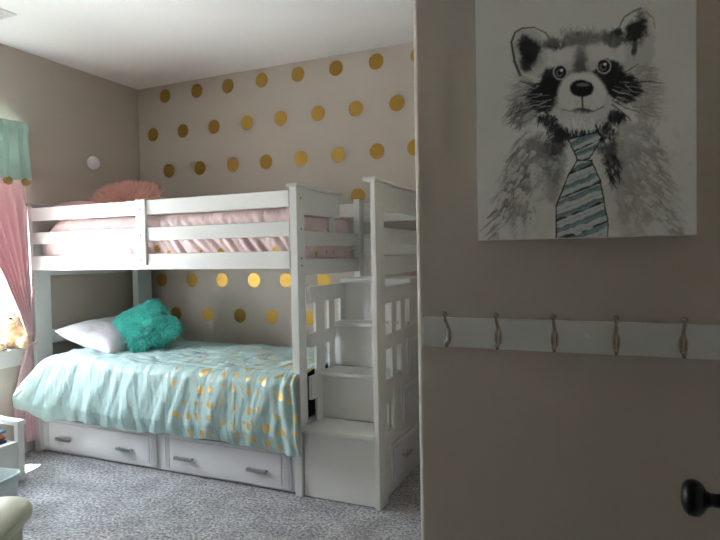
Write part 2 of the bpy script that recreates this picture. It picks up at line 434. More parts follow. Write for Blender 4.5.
# ------------------------------------------------------------------ stair unit
XS = -1.097
st = thing('bunk_stairs', 'white storage staircase with treads and side drawers at the foot of the bunk bed', 'staircase', ((XE+XS)/2, 3.2, 0))
xs0 = XE+0.004
sp = finish('post', B((XS-0.028, XS, Y0-0.005, Y0+0.115, 0, 1.70), bev=0.004), M['white2'], st)
finish('post', B((XS-0.040, XS, YK-0.06, YK, 0, 1.70), bev=0.004), M['white2'], st)
finish('cap_rail', B((XS-0.062, XS+0.010, Y0-0.022, YK, 1.70, 1.717)), M['white2'], st)
for z0, z1 in ((1.553,1.70),(1.382,1.466),(1.216,1.315)):
    finish('guard_rail', B((XS-0.024, XS-0.006, Y0+0.115, YK-0.06, z0, z1)), M['white2'], st)
for z0, z1 in ((1.545,1.672),(1.32,1.462)):
    finish('guard_rail', B((xs0+0.004, XS-0.04, YK-0.045, YK-0.025, z0, z1)), M['white'], st)
noses = [(Y0-0.012, 0.385), (2.912, 0.655), (3.10, 0.918), (3.235, 1.176)]
zprev = 0.0
for i, (yn, z) in enumerate(noses):
    yn2 = noses[i+1][0]+0.025 if i < 3 else YK-0.06
    finish('riser', B((xs0+0.004, XS-0.030, yn+0.028, yn+0.046, zprev+0.001 if i else 0.004, z-0.022)), M['white'], st)
    finish('tread', B((xs0+(0.002 if i else -0.0), XS-(0.029 if i < 3 else -0.004), yn, yn2, z-0.022, z)), M['white'], st)
    zprev = z
# inner carcass panel on the outer side, stepped, with the drawers set into it
def stepped_side(x0, x1):
    bm = bmesh.new()
    box(bm, x0, x1, Y0+0.115, YK-0.06, 0.02, 0.36, bev=0.002)
    box(bm, x0, x1, 2.955, YK-0.06, 0.36, 0.632, bev=0.002)
    box(bm, x0, x1, 3.125, YK-0.06, 0.632, 0.895, bev=0.002)
    box(bm, x0, x1, 3.295, YK-0.06, 0.895, 1.15, bev=0.002)
    return bm
finish('side_panel', stepped_side(XS-0.028, XS-0.008), M['white2'], st)
# handles face the closet
def side_drawer(y0, y1, z0, z1, hy, zh):
    d = finish('drawer', B((XS-0.008, XS+0.001, y0, y1, z0, z1), (XS+0.001, XS+0.004, y0+0.03, y1-0.03, z0+0.025, z1-0.025)), M['drawer'], st)
    for y in hy:
        bm = B((XS+0.022, XS+0.034, y-0.05, y+0.05, zh-0.010, zh+0.010), (XS+0.002, XS+0.026, y-0.045, y-0.033, zh-0.007, zh+0.007), (XS+0.002, XS+0.026, y+0.033, y+0.045, zh-0.007, zh+0.007), bev=0.0025)
        finish('handle', bm, M['pewter'], d)
side_drawer(2.90, 3.69, 0.045, 0.285, (3.09, 3.44), 0.185)
side_drawer(3.06, 3.69, 0.33, 0.575, (3.36,), 0.452)
side_drawer(3.18, 3.69, 0.62, 0.83, (3.40,), 0.718)
# stepped slatted guards on both sides of the treads
def guard(x0, x1, shift):
    boards = [(1.06,1.150,3.300),(0.813,0.892,3.120),(0.520,0.650,2.950)]
    ys = Y0+0.085 if x1 < XE+0.03 else Y0+0.115
    for z0, z1, ye in boards:
        bm = bmesh.new()
        # end is clipped at a slant, as on the real boards
        prof = [(ys, z0), (ye-0.02, z0), (ye, z0+0.03), (ye, z1), (ys, z1)]
        a = [bm.verts.new((x0, y, z)) for y, z in prof]; b = [bm.verts.new((x1, y, z)) for y, z in prof]
        bm.faces.new(a); bm.faces.new(b)
        for i in range(5): bm.faces.new((a[i], a[(i+1) % 5], b[(i+1) % 5], b[i]))
        finish('stepped_board', bm, M['white2'], st)
    sl = [(2.868,2.974,0.386,1.07),(3.033,3.108,0.657,1.07),(3.196,3.262,0.920,1.07)] if shift == 0 else [(2.952,3.026,0.64,1.07),(3.101,3.180,0.657,1.07),(3.262,3.30,0.920,1.07)]
    for a, b, z0, z1 in sl:
        finish('slat', B((x0+0.001, x1-0.003, a, b, z0, z1), bev=0.002), M['white2'], st)
guard(XE+0.006, XE+0.026, 0)
guard(XS-0.028, XS-0.008, 1)
finish('slat', B((XS-0.026, XS-0.011, 2.952, 2.975, 0.386, 0.64), bev=0.002), M['white2'], st)

# ------------------------------------------------------------------ bedding
# lower mattress
mt = finish('mattress', B((XL+PW+0.005, XE-PW-0.005, Y0+0.05, YK-0.075, 0.362, 0.60), bev=0.04), M['dark_cloth'], smooth=True)
tag(mt, 'dark sided twin mattress on the bottom bunk, mostly hidden by mint bedding', 'mattress')
mt = finish('mattress', B((XL+PW+0.005, XE-PW-0.06, Y0+0.05, YK-0.09, 1.286, 1.49), bev=0.04), M['mattress'], smooth=True)
tag(mt, 'pale mattress on the top bunk behind the guard rails', 'mattress')

def lower_comforter():
    nu, nv = 300, 170
    P = np.zeros((nu, nv, 3)); UV = np.zeros((nu, nv, 2))
    ytop0, yfront, R_ = 3.595, 2.655, 0.055
    ztop = 0.672
    Ltop = ytop0-(yfront+R_); Larc = R_*PI/2; 
    for i in range(nu):
        u = i/(nu-1)
        x = -3.60 + u*2.035
        hem = 0.262 + 0.006*math.sin(x*5.1)+0.004*math.sin(x*17)+0.003*math.sin(x*43)
        if u < 0.10: hem += 0.085*(1-u/0.10)
        Ldrop = ztop-R_-hem
        L = Ltop+Larc+Ldrop
        for j in range(nv):
            s = L*j/(nv-1)
            xx = x
            hum = 0.035*max(0, 1-abs(x+3.28)/0.5)**1   # swell where the fold-over lies near the pillows
            if s < Ltop:
                y = ytop0-s; z = ztop
                t = s/Ltop
                z += 0.016*fbm(xx, y, 3.2, 1.3)+0.012*abs(fbm(xx, y, 7.0, 4.2))+0.008*fbm(xx*0.6+y, y*1.6, 14, 2.2)
                z += hum*(0.4+0.6*t)
                z -= 0.02*max(0, (y-3.42)/0.2)
                d = 0
            else:
                if s < Ltop+Larc:
                    a = (s-Ltop)/R_; y = yfront+R_-R_*math.sin(a); z = ztop-R_+R_*math.cos(a); q = 0.15*a
                else:
                    q = (s-Ltop-Larc)/max(Ldrop, 1e-3); y = yfront; z = ztop-R_-(s-Ltop-Larc); q = 0.23+0.77*q
                z += hum*(1-q)
                # slanting folds on the drop
                ph = x*1.0-0.45*(z-0.67)
                fold = 0.36*(0.020*math.sin(ph*21+2.2*fbm(x, 0, 1.7, 6))+0.014*math.sin(ph*47+3*fbm(x, z, 3, 2))+0.010*fbm(ph*2, z*0.6, 9, 7.7)+0.022*(abs(fbm(ph*2.2, z*0.7, 8, 3.1))))
                y -= q*0.012 + (0.25+0.75*q)*fold + 0.022*math.sin(PI*min(1, q*1.05))
                if q > 0.8: y += 0.03*(q-0.8)/0.2
                z += 0.012*fbm(x, z, 5, 9)*(0.3+q)
                # left corner spills outward past the post
                if u < 0.0:
                    k = (1-u/0.16)**1.2
                    xx = x - 0.125*k*min(1, q*1.6)
                    y -= 0.035*k*min(1, q*2)
                    y += 0.016*k*math.sin(z*38)
                if u > 0.90: xx = x+0.045*((u-0.90)/0.10)*min(1, q*1.6)
                if u > 0.93:
                    k = (u-0.93)/0.07
                    y -= 0.028*k*q; y += 0.012*math.sin(x*90)*k
            qq = 0.0 if s < Ltop else q
            if s < Ltop: xl = -3.50+0.08*s/Ltop
            else: xl = -3.42-0.235*min(1, qq)**0.9
            kk = max(0, 1-u/0.22)**1.3
            xx = xx + kk*(xl-(-3.60))
            if s >= Ltop: y -= 0.115*kk*min(1, q*1.3)
            if s < Ltop and u < 0.05: z -= 0.03*(1-u/0.05)**2
            y = min(y, 3.61)
            P[i, j] = (xx, y, z); UV[i, j] = (u*2.035, s)
    o = grid_mesh('comforter', P, M['mint_dots'], uv=UV, thick=0.014)
    tag(o, 'mint comforter printed with gold foil dots draped over the bottom bunk', 'comforter')
lower_comforter()

def upper_comforter():
    nu, nv = 260, 90
    P = np.zeros((nu, nv, 3)); UV = np.zeros((nu, nv, 2))
    y1, yf, R_, zt = 3.565, 2.752, 0.05, 1.590
    Ltop = y1-(yf+R_); La = R_*PI/2; Ld = zt-R_-1.30; L = Ltop+La+Ld
    for i in range(nu):
        u = i/(nu-1); x = -3.56+u*1.938
        for j in range(nv):
            s = L*j/(nv-1)
            e = max(0, (u-0.97)/0.03)**2*0.02
            el = max(0, (0.07-u)/0.07)**2*0.10
            if s < Ltop:
                y = y1-s; z = zt + 0.012*fbm(x, y, 3, 11)+0.012*abs(fbm(x*0.7+y*0.3, y, 9, 2))
            elif s < Ltop+La:
                a = (s-Ltop)/R_; y = yf+R_-R_*math.sin(a); z = zt-R_+R_*math.cos(a)
            else:
                q = (s-Ltop-La)/Ld; y = yf; z = zt-R_-(s-Ltop-La)
                z += 0.0
            q = max(0, (s-Ltop)/(La+Ld))
            ph = x+0.9*(z-1.4)+0.02*fbm(x, z, 5, 2)
            amp = 0.0075*min(1, q*2.2)*(0.15+0.85*min(1, max(0, (x+3.0)/0.6)))*(0.5+0.5*q)
            y += amp*(math.sin(ph*52+7*fbm(x, z*0.5, 2.2, 5))+0.8*math.sin(ph*97+5*fbm(x, z, 3, 8)))*0.9
            z -= (e+el)
            if u > 0.5 and s < Ltop: z += 0.0
            z = max(z, 1.292)
            P[i, j] = (x, y, z); UV[i, j] = (u*1.97, s)
    o = grid_mesh('comforter', P, M['pink_dots'], uv=UV, thick=0.010)
    tag(o, 'pale pink comforter with scattered gold dots on the top bunk', 'comforter')
    # closed foot end, tucked down behind the footboard slats
    n1, n2 = 60, 20
    Q = np.zeros((n1, n2, 3)); UV2 = np.zeros((n1, n2, 2))
    for i in range(n1):
        for j in range(n2):
            y = 2.77+i/(n1-1)*0.77; v = j/(n2-1); z = 1.553-v*0.250
            ed = min((y-2.77)/0.05, (3.54-y)/0.10, 1); z -= 0.05*(1-ed)**2*(1-v)
            Q[i, j] = (-1.613-0.012*(1-v)**6+0.0015*math.sin(y*60+v*3), y, z); UV2[i, j] = (1.9+v*0.25, y)
    grid_mesh('tucked_end', Q, M['pink_dots'], parent=o, uv=UV2, thick=0.008)
upper_comforter()

def pillow_pts(w, h, t, nu=40, nv=40, pinch=0.06):
    top = []; 
    P = np.zeros((nu, nv, 3)); 
    for i in range(nu):
        for j in range(nv):
            a = -1+2*i/(nu-1); b = -1+2*j/(nv-1)
            f = (max(0, 1-a**4)*max(0, 1-b**4))**0.55
            px = a*(1-pinch*(1-abs(b)**2)*abs(a)**3)*w/2; py = b*(1-pinch*(1-abs(a)**2)*abs(b)**3)*h/2
            P[i, j] = (px, py, f*t/2)
    return P
def pillow(name, m, loc, rot, w, h, t, seed=0.0, wr=0.01, parent=None):
    P = pillow_pts(w, h, t); nu, nv = P.shape[:2]
    bm = bmesh.new(); R_ = Euler(rot).to_matrix()
    V = {}
    for s in (1, -1):
        for i in range(nu):
            for j in range(nv):
                if s == -1 and (i in (0, nu-1) or j in (0, nv-1)): V[(s, i, j)] = V[(1, i, j)]; continue
                p = Vector(P[i, j]); p.z *= s
                f = abs(p.z)/(t/2)
                p.z += s*f*wr*(fbm(p.x, p.y, 6, seed+s)+0.6*abs(fbm(p.x, p.y*2, 12, seed)))
                V[(s, i, j)] = bm.verts.new(R_ @ p + Vector(loc))
    for s in (1, -1):
        for i in range(nu-1):
            for j in range(nv-1):
                bm.faces.new((V[(s,i,j)], V[(s,i+1,j)], V[(s,i+1,j+1)], V[(s,i,j+1)]))
    return finish(name, bm, m, parent, smooth=True)
def fur(parent, m, loc, rot, w, h, t, n, length, width=0.0022, droop=0.25, clumpy=2.2):
    """faux-fur pile: thousands of tapering curled locks growing off the cushion cover"""
    R_ = np.array(Euler(rot).to_matrix()); loc = np.array(loc)
    g2 = pillow_pts(w, h, t)
    a = rng.uniform(-1, 1, n); b = rng.uniform(-1, 1, n)
    side = np.where(rng.random(n) < 0.72, 1.0, -1.0)
    def surf(a, b):
        f = (np.clip(1-a**4, 0, 1)*np.clip(1-b**4, 0, 1))**0.55
        return np.stack([a*(1-0.06*(1-b**2)*abs(a)**3)*w/2, b*(1-0.06*(1-a**2)*abs(b)**3)*h/2, side*f*t/2], 1)
    p = surf(a, b); e = 1e-3
    da = surf(np.clip(a+e, -1, 1), b)-surf(np.clip(a-e, -1, 1), b); db = surf(a, np.clip(b+e, -1, 1))-surf(a, np.clip(b-e, -1, 1))
    nn = np.cross(da, db)*side[:, None]; nn /= np.linalg.norm(nn, axis=1)[:, None]+1e-9
    out = np.stack([a, b, 0*a], 1); 
    clump = np.stack([np.array([noise.noise(Vector((x*9, y*9, k*7.1))) for x, y in zip(p[:, 0], p[:, 1])]) for k in range(3)], 1)
    d = nn*0.75+out*0.7*(np.maximum(abs(a), abs(b))**2)[:, None]+clump*clumpy+rng.normal(0, 0.22, (n, 3))
    d /= np.linalg.norm(d, axis=1)[:, None]
    p = p@R_.T+loc; d = d@R_.T
    ln = length*rng.uniform(0.6, 1.15, n)[:, None]
    grav = np.array([0, 0, -1.0])
    sd = np.cross(d, rng.normal(0, 1, (n, 3))); sd /= np.linalg.norm(sd, axis=1)[:, None]
    wd = width*rng.uniform(0.7, 1.3, n)[:, None]
    pts = [p-d*0.004, p+d*ln*0.4+grav*ln*droop*0.15, p+d*ln*0.75+grav*ln*droop*0.5, p+d*ln+grav*ln*droop]
    V = np.stack([pts[0]-sd*wd, pts[0]+sd*wd, pts[1]-sd*wd*0.9, pts[1]+sd*wd*0.9, pts[2]-sd*wd*0.6, pts[2]+sd*wd*0.6, pts[3]], 1).reshape(-1, 3)
    base = (np.arange(n)*7)[:, None]
    q = np.concatenate([base+np.array([0,1,3,2]), base+np.array([2,3,5,4])], 0).tolist(); tr = (base+np.array([4,5,6])).tolist()
    me = bpy.data.meshes.new('fur'); me.from_pydata(V.tolist(), [], q+tr); me.materials.append(m)
    o = bpy.data.objects.new('fur', me); COL.objects.link(o); attach(o, parent); o['kind'] = 'stuff'
    return o

pw = pillow('pillow', M['pillow_white'], (-3.315, 3.14, 0.765), (0, math.radians(16), math.radians(4)), 0.50, 0.70, 0.17, 3.1, 0.02)
tag(pw, 'white bed pillow on the bottom bunk, behind the teal fluffy cushion', 'pillow')
tl, tr_ = (-3.06, 3.15, 0.835), (math.radians(50), math.radians(8), math.radians(-22))
def rot_of(n, spin):
    """euler turning local +Z onto n, then spinning in plane"""
    q = Vector((0,0,1)).rotation_difference(Vector(n).normalized())
    return (q.to_matrix() @ Matrix.Rotation(spin, 3, 'Z')).to_euler()
tr_ = rot_of((0.16, -0.60, 0.78), math.radians(-28))
tp = pillow('cushion', M['teal'], tl, tr_, 0.40, 0.34, 0.15, 1.7, 0.01)
tag(tp, 'teal shaggy faux fur cushion leaning on the bottom bunk pillow', 'cushion')
fur(tp, M['teal'], tl, tr_, 0.40, 0.34, 0.15, 8500, 0.05, 0.0024, 0.3, 1.3)
pl, pr = (-3.30, 3.25, 1.765), rot_of((0.1, -0.30, 0.9), math.radians(10))
pp = pillow('pillow', M['pillow_pink'], (-3.37, 3.08, 1.645), (0, math.radians(5), 0), 0.42, 0.68, 0.16, 2.7, 0.015)
tag(pp, 'pale pink pillow on the top bunk, under the peach fluffy cushion', 'pillow')
pc = pillow('cushion', M['peach'], pl, pr, 0.31, 0.30, 0.12, 5.5, 0.01)
tag(pc, 'peach pink shaggy faux fur cushion on top of the upper bunk pillow', 'cushion')
fur(pc, M['peach'], pl, pr, 0.31, 0.30, 0.12, 5200, 0.085, 0.0036, 0.05)

# ------------------------------------------------------------------ curtains at the window
def ip(t, tab):
    ks = [k for k, _ in tab]
    return float(np.interp(t, ks, [v for _, v in tab]))
def curtain_panel(name, right, label, nf=7):
    zs = np.linspace(1.95, 0.085, 140); nu = 150
    P = np.zeros((nu, len(zs), 3))
    for j, z in enumerate(zs):
        e_out = 2.775
        e_in = ip(z, [(0.085,2.60),(0.40,2.60),(0.60,2.66),(0.74,2.715),(0.80,2.708),(0.95,2.655),(1.25,2.52),(1.55,2.33),(1.75,2.20),(1.95,2.12)])
        e_out = ip(z, [(0.085,2.765),(0.5,2.745),(0.72,2.735),(0.80,2.735),(1.2,2.738),(1.6,2.745),(1.95,2.75)])
        wdt = e_out-e_in
        for i in range(nu):
            u = i/(nu-1)
            y = e_in+wdt*u-0.035
            amp = 0.022 if z > 1.0 else 0.020
            if z < 0.9: amp = 0.014+0.012*abs(z-0.75)
            if z > 1.7: amp = 0.022-0.012*min(1, (z-1.7)/0.15)
            x = XW+0.055-0.018*max(0, min(1, (z-1.7)/0.15))+amp*math.sin(u*PI*2*nf+0.6*math.sin(z*3))+0.008*math.sin(u*41+z*4)
            if z < 0.8: x = XW+0.048+amp*math.sin(u*PI*2*nf+z*2)
            if not right: y = (WY0+WY1)-y
            P[i, j] = (x, y, z)
    o = grid_mesh(name, P, M['pink_curtain'], thick=0.003)
    tag(o, label, 'curtain')
    zt = 0.76
    bm = bmesh.new()
    yy = 2.690 if right else WY0+WY1-2.690
    pts = [(XW+0.062+0.040*math.cos(a), yy+0.030*math.sin(a), zt+0.006*math.sin(a)) for a in np.linspace(0, 2*PI, 25)]
    tube(bm, pts, 0.008, 8)
    finish('tie_band', bm, M['pink_curtain'], o, smooth=True)
curtain_panel('curtain', True, 'pink curtain tied back at the window beside the bunk bed')

def valance():
    nu, zs = 420, np.linspace(2.255, 1.865, 40)
    P = np.zeros((nu, len(zs), 3))
    for i in range(nu):
        y = WY0-0.06+(WY1+0.035-(WY0-0.06))*i/(nu-1)
        for j, z in enumerate(zs):
            q = (2.255-z)/0.39
            head = math.exp(-((z-2.21)/0.03)**2)
            a = 0.005+0.012*q
            x = XW+0.080+a*math.sin(y*78+1.2*math.sin(y*9))+0.004*math.sin(y*190)*(1-q)+0.012*q*math.sin(y*27)+0.012*head
            x += 0.01*q
            yy = y + (0.012*q if y > WY1 else 0)
            zz = z+ 0.008*math.sin(y*31)*q
            if i < 6 or i > nu-7:
                k = (6-i)/6 if i < 6 else (i-(nu-7))/6
                x -= 0.07*k*k
            P[i, j] = (x, yy, zz)
    o = grid_mesh('valance', P, M['mint'], thick=0.004)
    tag(o, 'mint green gathered valance with gold pompom edge above the window', 'valance')
    y = WY1-0.01; k = 0
    while y > WY0-0.03:
        bm = bmesh.new()
        vs = ball(bm, (XW+0.090, y, 1.853), 0.030, 3, (0.8, 1, 0.9))
        for v in vs:
            v.co += (v.co-Vector((XW+0.090, y, 1.853)))*0.15*noise.noise(v.co*90)
        finish('pompom', bm, M['pompom'], o, smooth=True)
        y -= 0.125
    bm = bmesh.new()
    tube(bm, [(XW+0.068, WY0-0.07, 2.215), (XW+0.068, WY1+0.03, 2.215)], 0.007, 12)
    for yy in (WY0-0.07, WY1+0.03): ball(bm, (XW+0.068, yy, 2.215), 0.011, 2)
    for yy in (WY0-0.04, WY1+0.005): box(bm, XW, XW+0.07, yy-0.006, yy+0.006, 2.209, 2.221, bev=0.001)
    rod = finish('curtain_rod', bm, M['trim'], smooth=True, angle=40)
    tag(rod, 'white curtain rod above the window behind the mint valance', 'curtain rod')
valance()

# ------------------------------------------------------------------ round night light on the left wall
nl = thing('wall_light', 'small round white dome light on the left wall above the top bunk', 'wall light', (XW, 3.290, 2.076))
ml = Matrix.Translation((XW, 3.290, 2.076)) @ Matrix.Rotation(PI/2, 4, 'Y')
bm = bmesh.new(); lathe(bm, [(0,0),(0.040,0),(0.040,0.012),(0,0.012)], ml, 32); finish('mount', bm, M['trim'], nl, smooth=True, angle=40)
bm = bmesh.new(); lathe(bm, [(0.036,0.008),(0.046,0.012),(0.0515,0.022),(0.051,0.034),(0.044,0.047),(0.032,0.056),(0.016,0.061),(0,0.062)], ml, 40); finish('dome', bm, M['lamp_shell'], nl, smooth=True)

# ceiling vent
vt = thing('ceiling_vent', 'white rectangular air vent on the ceiling near the window', 'air vent', (-3.27, 2.155, ZC))
bm = B((-3.34, -3.195, 1.98, 2.005, ZC-0.008, ZC), (-3.34, -3.195, 2.305, 2.33, ZC-0.008, ZC), (-3.34, -3.315, 2.005, 2.305, ZC-0.008, ZC), (-3.22, -3.195, 2.005, 2.305, ZC-0.008, ZC), bev=0.002)
finish('frame', bm, M['trim'], vt)
for k in range(6):
    x = -3.308+k*0.0158
    finish('louver', B((x, x+0.009, 2.005, 2.305, ZC-0.007, ZC-0.001), bev=0.001), M['trim'], vt)

# ------------------------------------------------------------------ canvas print of a raccoon in a striped tie
def paint():
    """ink-wash raccoon laid down stroke by stroke as colours on a fine mesh; coordinates in tenths of the print"""
    S = 2.0; x0, y0, x1, y1 = 470.0, -8.0, 702.0, 246.0
    W_, H_ = int((x1-x0)*S), int((y1-y0)*S)
    yy, xx = np.mgrid[0:H_, 0:W_]; X = x0+xx/S; Y = y0+yy/S
    img = np.ones((H_, W_, 3))*np.array([0.80, 0.80, 0.78])
    r = np.random.default_rng(3)
    def nz(scale, seed):
        rr_ = np.random.default_rng(seed); gx = int((x1-x0)/scale)+3; gy = int((y1-y0)/scale)+3
        G = rr_.random((gy, gx)); fx = (X-x0)/scale; fy = (Y-y0)/scale
        ix = fx.astype(int); iy = fy.astype(int); tx = fx-ix; ty = fy-iy; tx = tx*tx*(3-2*tx); ty = ty*ty*(3-2*ty)
        return (G[iy, ix]*(1-tx)+G[iy, ix+1]*tx)*(1-ty)+(G[iy+1, ix]*(1-tx)+G[iy+1, ix+1]*tx)*ty
    N1 = nz(9, 1); N2 = nz(4, 2); N3 = nz(2, 5); NN = 0.5*N1+0.3*N2+0.2*N3
    def lay(mask, col, al):
        m_ = np.clip(mask, 0, 1)*al
        for c in range(3): img[..., c] = img[..., c]*(1-m_)+col[c]*m_
    def sm(v, a, b): 
        t = np.clip((v-a)/(b-a), 0, 1); return t*t*(3-2*t)
    K = (0.012, 0.012, 0.013)
    def ell(cx, cy, rx, ry, col, al, ang=0, soft=0.25, rag=0.35):
        ca, sa = math.cos(ang), math.sin(ang); dx = X-cx; dy = Y-cy
        d = np.sqrt(((dx*ca+dy*sa)/rx)**2+((-dx*sa+dy*ca)/ry)**2) + rag*(NN-0.5)*2
        lay(1-sm(d, 1-soft, 1+soft), col, al)
    def stroke(pts, w0, w1, col, al, soft=0.8):
        n = len(pts)-1
        xs = [p[0] for p in pts]; ys = [p[1] for p in pts]; pad = max(w0, w1)+2
        j0 = max(0, int((min(xs)-pad-x0)*S)); j1 = min(W_, int((max(xs)+pad-x0)*S)+1); i0 = max(0, int((min(ys)-pad-y0)*S)); i1 = min(H_, int((max(ys)+pad-y0)*S)+1)
        if j1 <= j0 or i1 <= i0: return
        sx = X[i0:i1, j0:j1]; sy = Y[i0:i1, j0:j1]; best = np.full(sx.shape, -9.0)
        for k in range(n):
            ax, ay = pts[k]; bx, by = pts[k+1]; L2 = (bx-ax)**2+(by-ay)**2+1e-6
            t = np.clip(((sx-ax)*(bx-ax)+(sy-ay)*(by-ay))/L2, 0, 1); g_ = (k+t)/n
            d = np.hypot(sx-ax-t*(bx-ax), sy-ay-t*(by-ay)); w = w0+(w1-w0)*g_
            best = np.maximum(best, w-d)
        m_ = sm(best, -soft*0.5, soft*0.5)*al
        for c in range(3): img[i0:i1, j0:j1, c] = img[i0:i1, j0:j1, c]*(1-m_)+col[c]*m_
    def hairs(n, fx, ang, spread, ln, w, col, al, cv=0.1):
        for _ in range(n):
            x, y = fx(); a = ang(x, y) if callable(ang) else ang
            a += r.normal(0, spread); l = ln*r.uniform(0.5, 1.3); c2 = r.normal(0, cv)
            mx_, my_ = x+l*0.5*math.cos(a)+c2*l*math.sin(a), y+l*0.5*math.sin(a)-c2*l*math.cos(a)
            kq = r.uniform(0.7, 1.4); cc = tuple(min(1, max(0, v*kq)) for v in col)
            stroke([(x, y), (mx_, my_), (x+l*math.cos(a), y+l*math.sin(a))], w*r.uniform(0.5, 1.2), 0.15, cc, al*r.uniform(0.5, 1))
    def inell(cx, cy, rx, ry):
        def f_():
            while True:
                a, b = r.uniform(-1, 1, 2)
                if a*a+b*b <= 1: return cx+a*rx, cy+b*ry
        return f_
    G1 = (0.36, 0.35, 0.34); G2 = (0.18, 0.175, 0.17); TAN = (0.42, 0.38, 0.32); LG = (0.56, 0.55, 0.53)
    # body washes
    ell(530, 190, 26, 52, LG, 0.55, 0.25, 0.5, 0.8); ell(637, 185, 38, 62, LG, 0.6, -0.3, 0.5, 0.8)
    ell(632, 150, 22, 26, G1, 0.6, -0.5, 0.6, 0.9); ell(534, 160, 14, 24, G1, 0.55, 0.4, 0.6, 0.9)
    ell(513, 197, 10, 14, TAN, 0.6, 0.3, 0.5, 0.9); ell(645, 200, 18, 26, TAN, 0.5, 0, 0.5, 0.8)
    ell(547, 200, 9, 34, (0.72,0.72,0.70), 0.7, 0.1, 0.5, 0.5); ell(612, 195, 8, 34, (0.70,0.69,0.67), 0.7, -0.15, 0.5, 0.5)
    ell(552, 178, 6, 24, G2, 0.5, 0.0, 0.5, 0.9); ell(622, 205, 6, 26, G1, 0.5, -0.2, 0.5, 0.9)
    # shoulder strokes, left then right
    for t in np.linspace(0, 1, 60):
        x = 520-26*t+r.normal(0, 3); y = 140+95*t+r.normal(0, 3)
        stroke([(x, y), (x-6-r.random()*5, y+7+r.random()*6)], r.uniform(1, 2.6), 0.4, G1 if r.random() < .6 else G2, r.uniform(0.35, 0.8))
    for t in np.linspace(0, 1, 110):
        x = 640+34*t**0.7+r.normal(0, 5); y = 130+105*t+r.normal(0, 4)
        stroke([(x, y), (x+7+r.random()*7, y+4+r.random()*8)], r.uniform(0.8, 2.0), 0.3, G1 if r.random() < .75 else LG, r.uniform(0.3, 0.65))
    hairs(130, inell(540, 165, 20, 34), PI/2+0.5, 0.35, 12, 1.6, G1, 0.6)
    hairs(60, inell(520, 195, 14, 34), PI/2+0.4, 0.3, 12, 1.5, G2, 0.6)
    hairs(200, inell(638, 175, 28, 45), PI/2-0.6, 0.4, 11, 1.3, G1, 0.5)
    ell(549, 155, 8, 20, G2, 0.7, 0.3, 0.5, 1.0); ell(536, 150, 9, 12, G2, 0.5, 0.5, 0.5, 1.2); ell(560, 165, 6, 16, G2, 0.6, 0.1, 0.5, 1.0)
    ell(626, 175, 7, 26, G1, 0.6, -0.3, 0.5, 1.0); ell(650, 150, 14, 18, G1, 0.5, -0.5, 0.6, 1.1); ell(520, 215, 9, 16, G1, 0.6, 0.3, 0.5, 1.1)
    ell(518, 180, 8, 12, G2, 0.5, 0.5, 0.5, 1.2)
    for _ in range(60):
        x = r.uniform(498, 540); y = r.uniform(150, 232)
        stroke([(x, y), (x-4, y+6)], r.uniform(1.2, 3), 0.5, (0.74,0.74,0.72), 0.7)
        x = r.uniform(640, 678); y = r.uniform(140, 232)
        stroke([(x, y), (x+6, y+5)], r.uniform(1.0, 2.4), 0.5, (0.74,0.74,0.72), 0.7)
    # head wash
    ell(582, 88, 50, 44, (0.62,0.61,0.59), 0.75, 0, 0.35, 0.4)
    ell(528, 100, 14, 22, LG, 0.6, 0, 0.5, 0.8); ell(641, 92, 20, 24, LG, 0.65, 0, 0.5, 0.8)
    # ears
    ell(529, 51, 18, 24, (0.60,0.59,0.57), 0.9, -0.25, 0.15, 0.15)
    ell(529, 50, 11, 15, K, 0.97, -0.35, 0.35, 0.5); ell(526, 62, 6, 9, K, 0.9, 0, 0.4, 0.5)
    stroke([(520,75),(514,60),(511,42),(515,32),(522,28),(534,27)], 1.5, 0.5, K, 0.85); stroke([(534,27),(546,33),(551,42)], 0.6, 1.4, G2, 0.8)
    ell(640, 42, 15, 32, (0.58,0.57,0.55), 0.85, 0.15, 0.2, 0.3)
    ell(637, 30, 10.5, 15, K, 0.97, 0.6, 0.35, 0.6); ell(634, 47, 3.2, 9, K, 0.85, 0.1, 0.3, 0.5)
    stroke([(619,27),(624,17),(633,11),(641,8)], 0.8, 1.1, G2, 0.8); stroke([(646,12),(653,18),(655,28)], 0.9, 0.5, G2, 0.6)
    # fur on the crown
    for (cx, cy, rx, ry, n_) in ((556,45,9,5,50),(580,39,15,6,120),(611,39,10,6,80),(618,33,4,4,20)):
        ell(cx, cy, rx, ry, K, 0.7, 0, 0.5, 0.9); ell(cx, cy, rx*0.9, ry*0.9, K, 0.6, 0, 0.6, 1.2); hairs(n_//2, inell(cx, cy, rx*1.1, ry), -PI/2, 0.7, 6, 1.8, (0.03,0.03,0.03), 0.6)
    ell(582, 40, 30, 7, G1, 0.6, 0, 0.6, 0.6); hairs(60, inell(582, 34, 26, 3), -PI/2, 0.4, 8, 0.7, G1, 0.5)
    # brow, forehead stripe
    ell(563, 56, 10, 7, (0.78,0.78,0.76), 0.9, -0.4, 0.35, 0.3); ell(597, 53, 12, 8, (0.78,0.78,0.76), 0.9, 0.2, 0.35, 0.3)
    ell(580, 62, 6.5, 18, G2, 0.9, 0, 0.45, 0.4); ell(580, 68, 8, 10, (0.10,0.10,0.10), 0.75, 0, 0.5, 0.4)
    # cheek fur
    hairs(200, inell(527, 100, 12, 24), lambda x, y: PI*0.92-(y-95)*0.012, 0.3, 13, 0.9, G1, 0.6)
    hairs(220, inell(641, 92, 13, 26), lambda x, y: 0.1+(y-90)*0.015, 0.35, 13, 0.9, G1, 0.6)
    hairs(60, inell(520, 112, 10, 12), PI*0.75, 0.3, 12, 1.3, G2, 0.6)
    # dark eye patches running to the cheeks
    ell(553, 80, 13, 15, K, 0.97, 0.5, 0.2, 0.35); ell(543, 97, 13, 15, K, 0.97, 0.25, 0.25, 0.5); ell(548, 89, 11, 14, K, 0.97, 0.3, 0.2, 0.3)
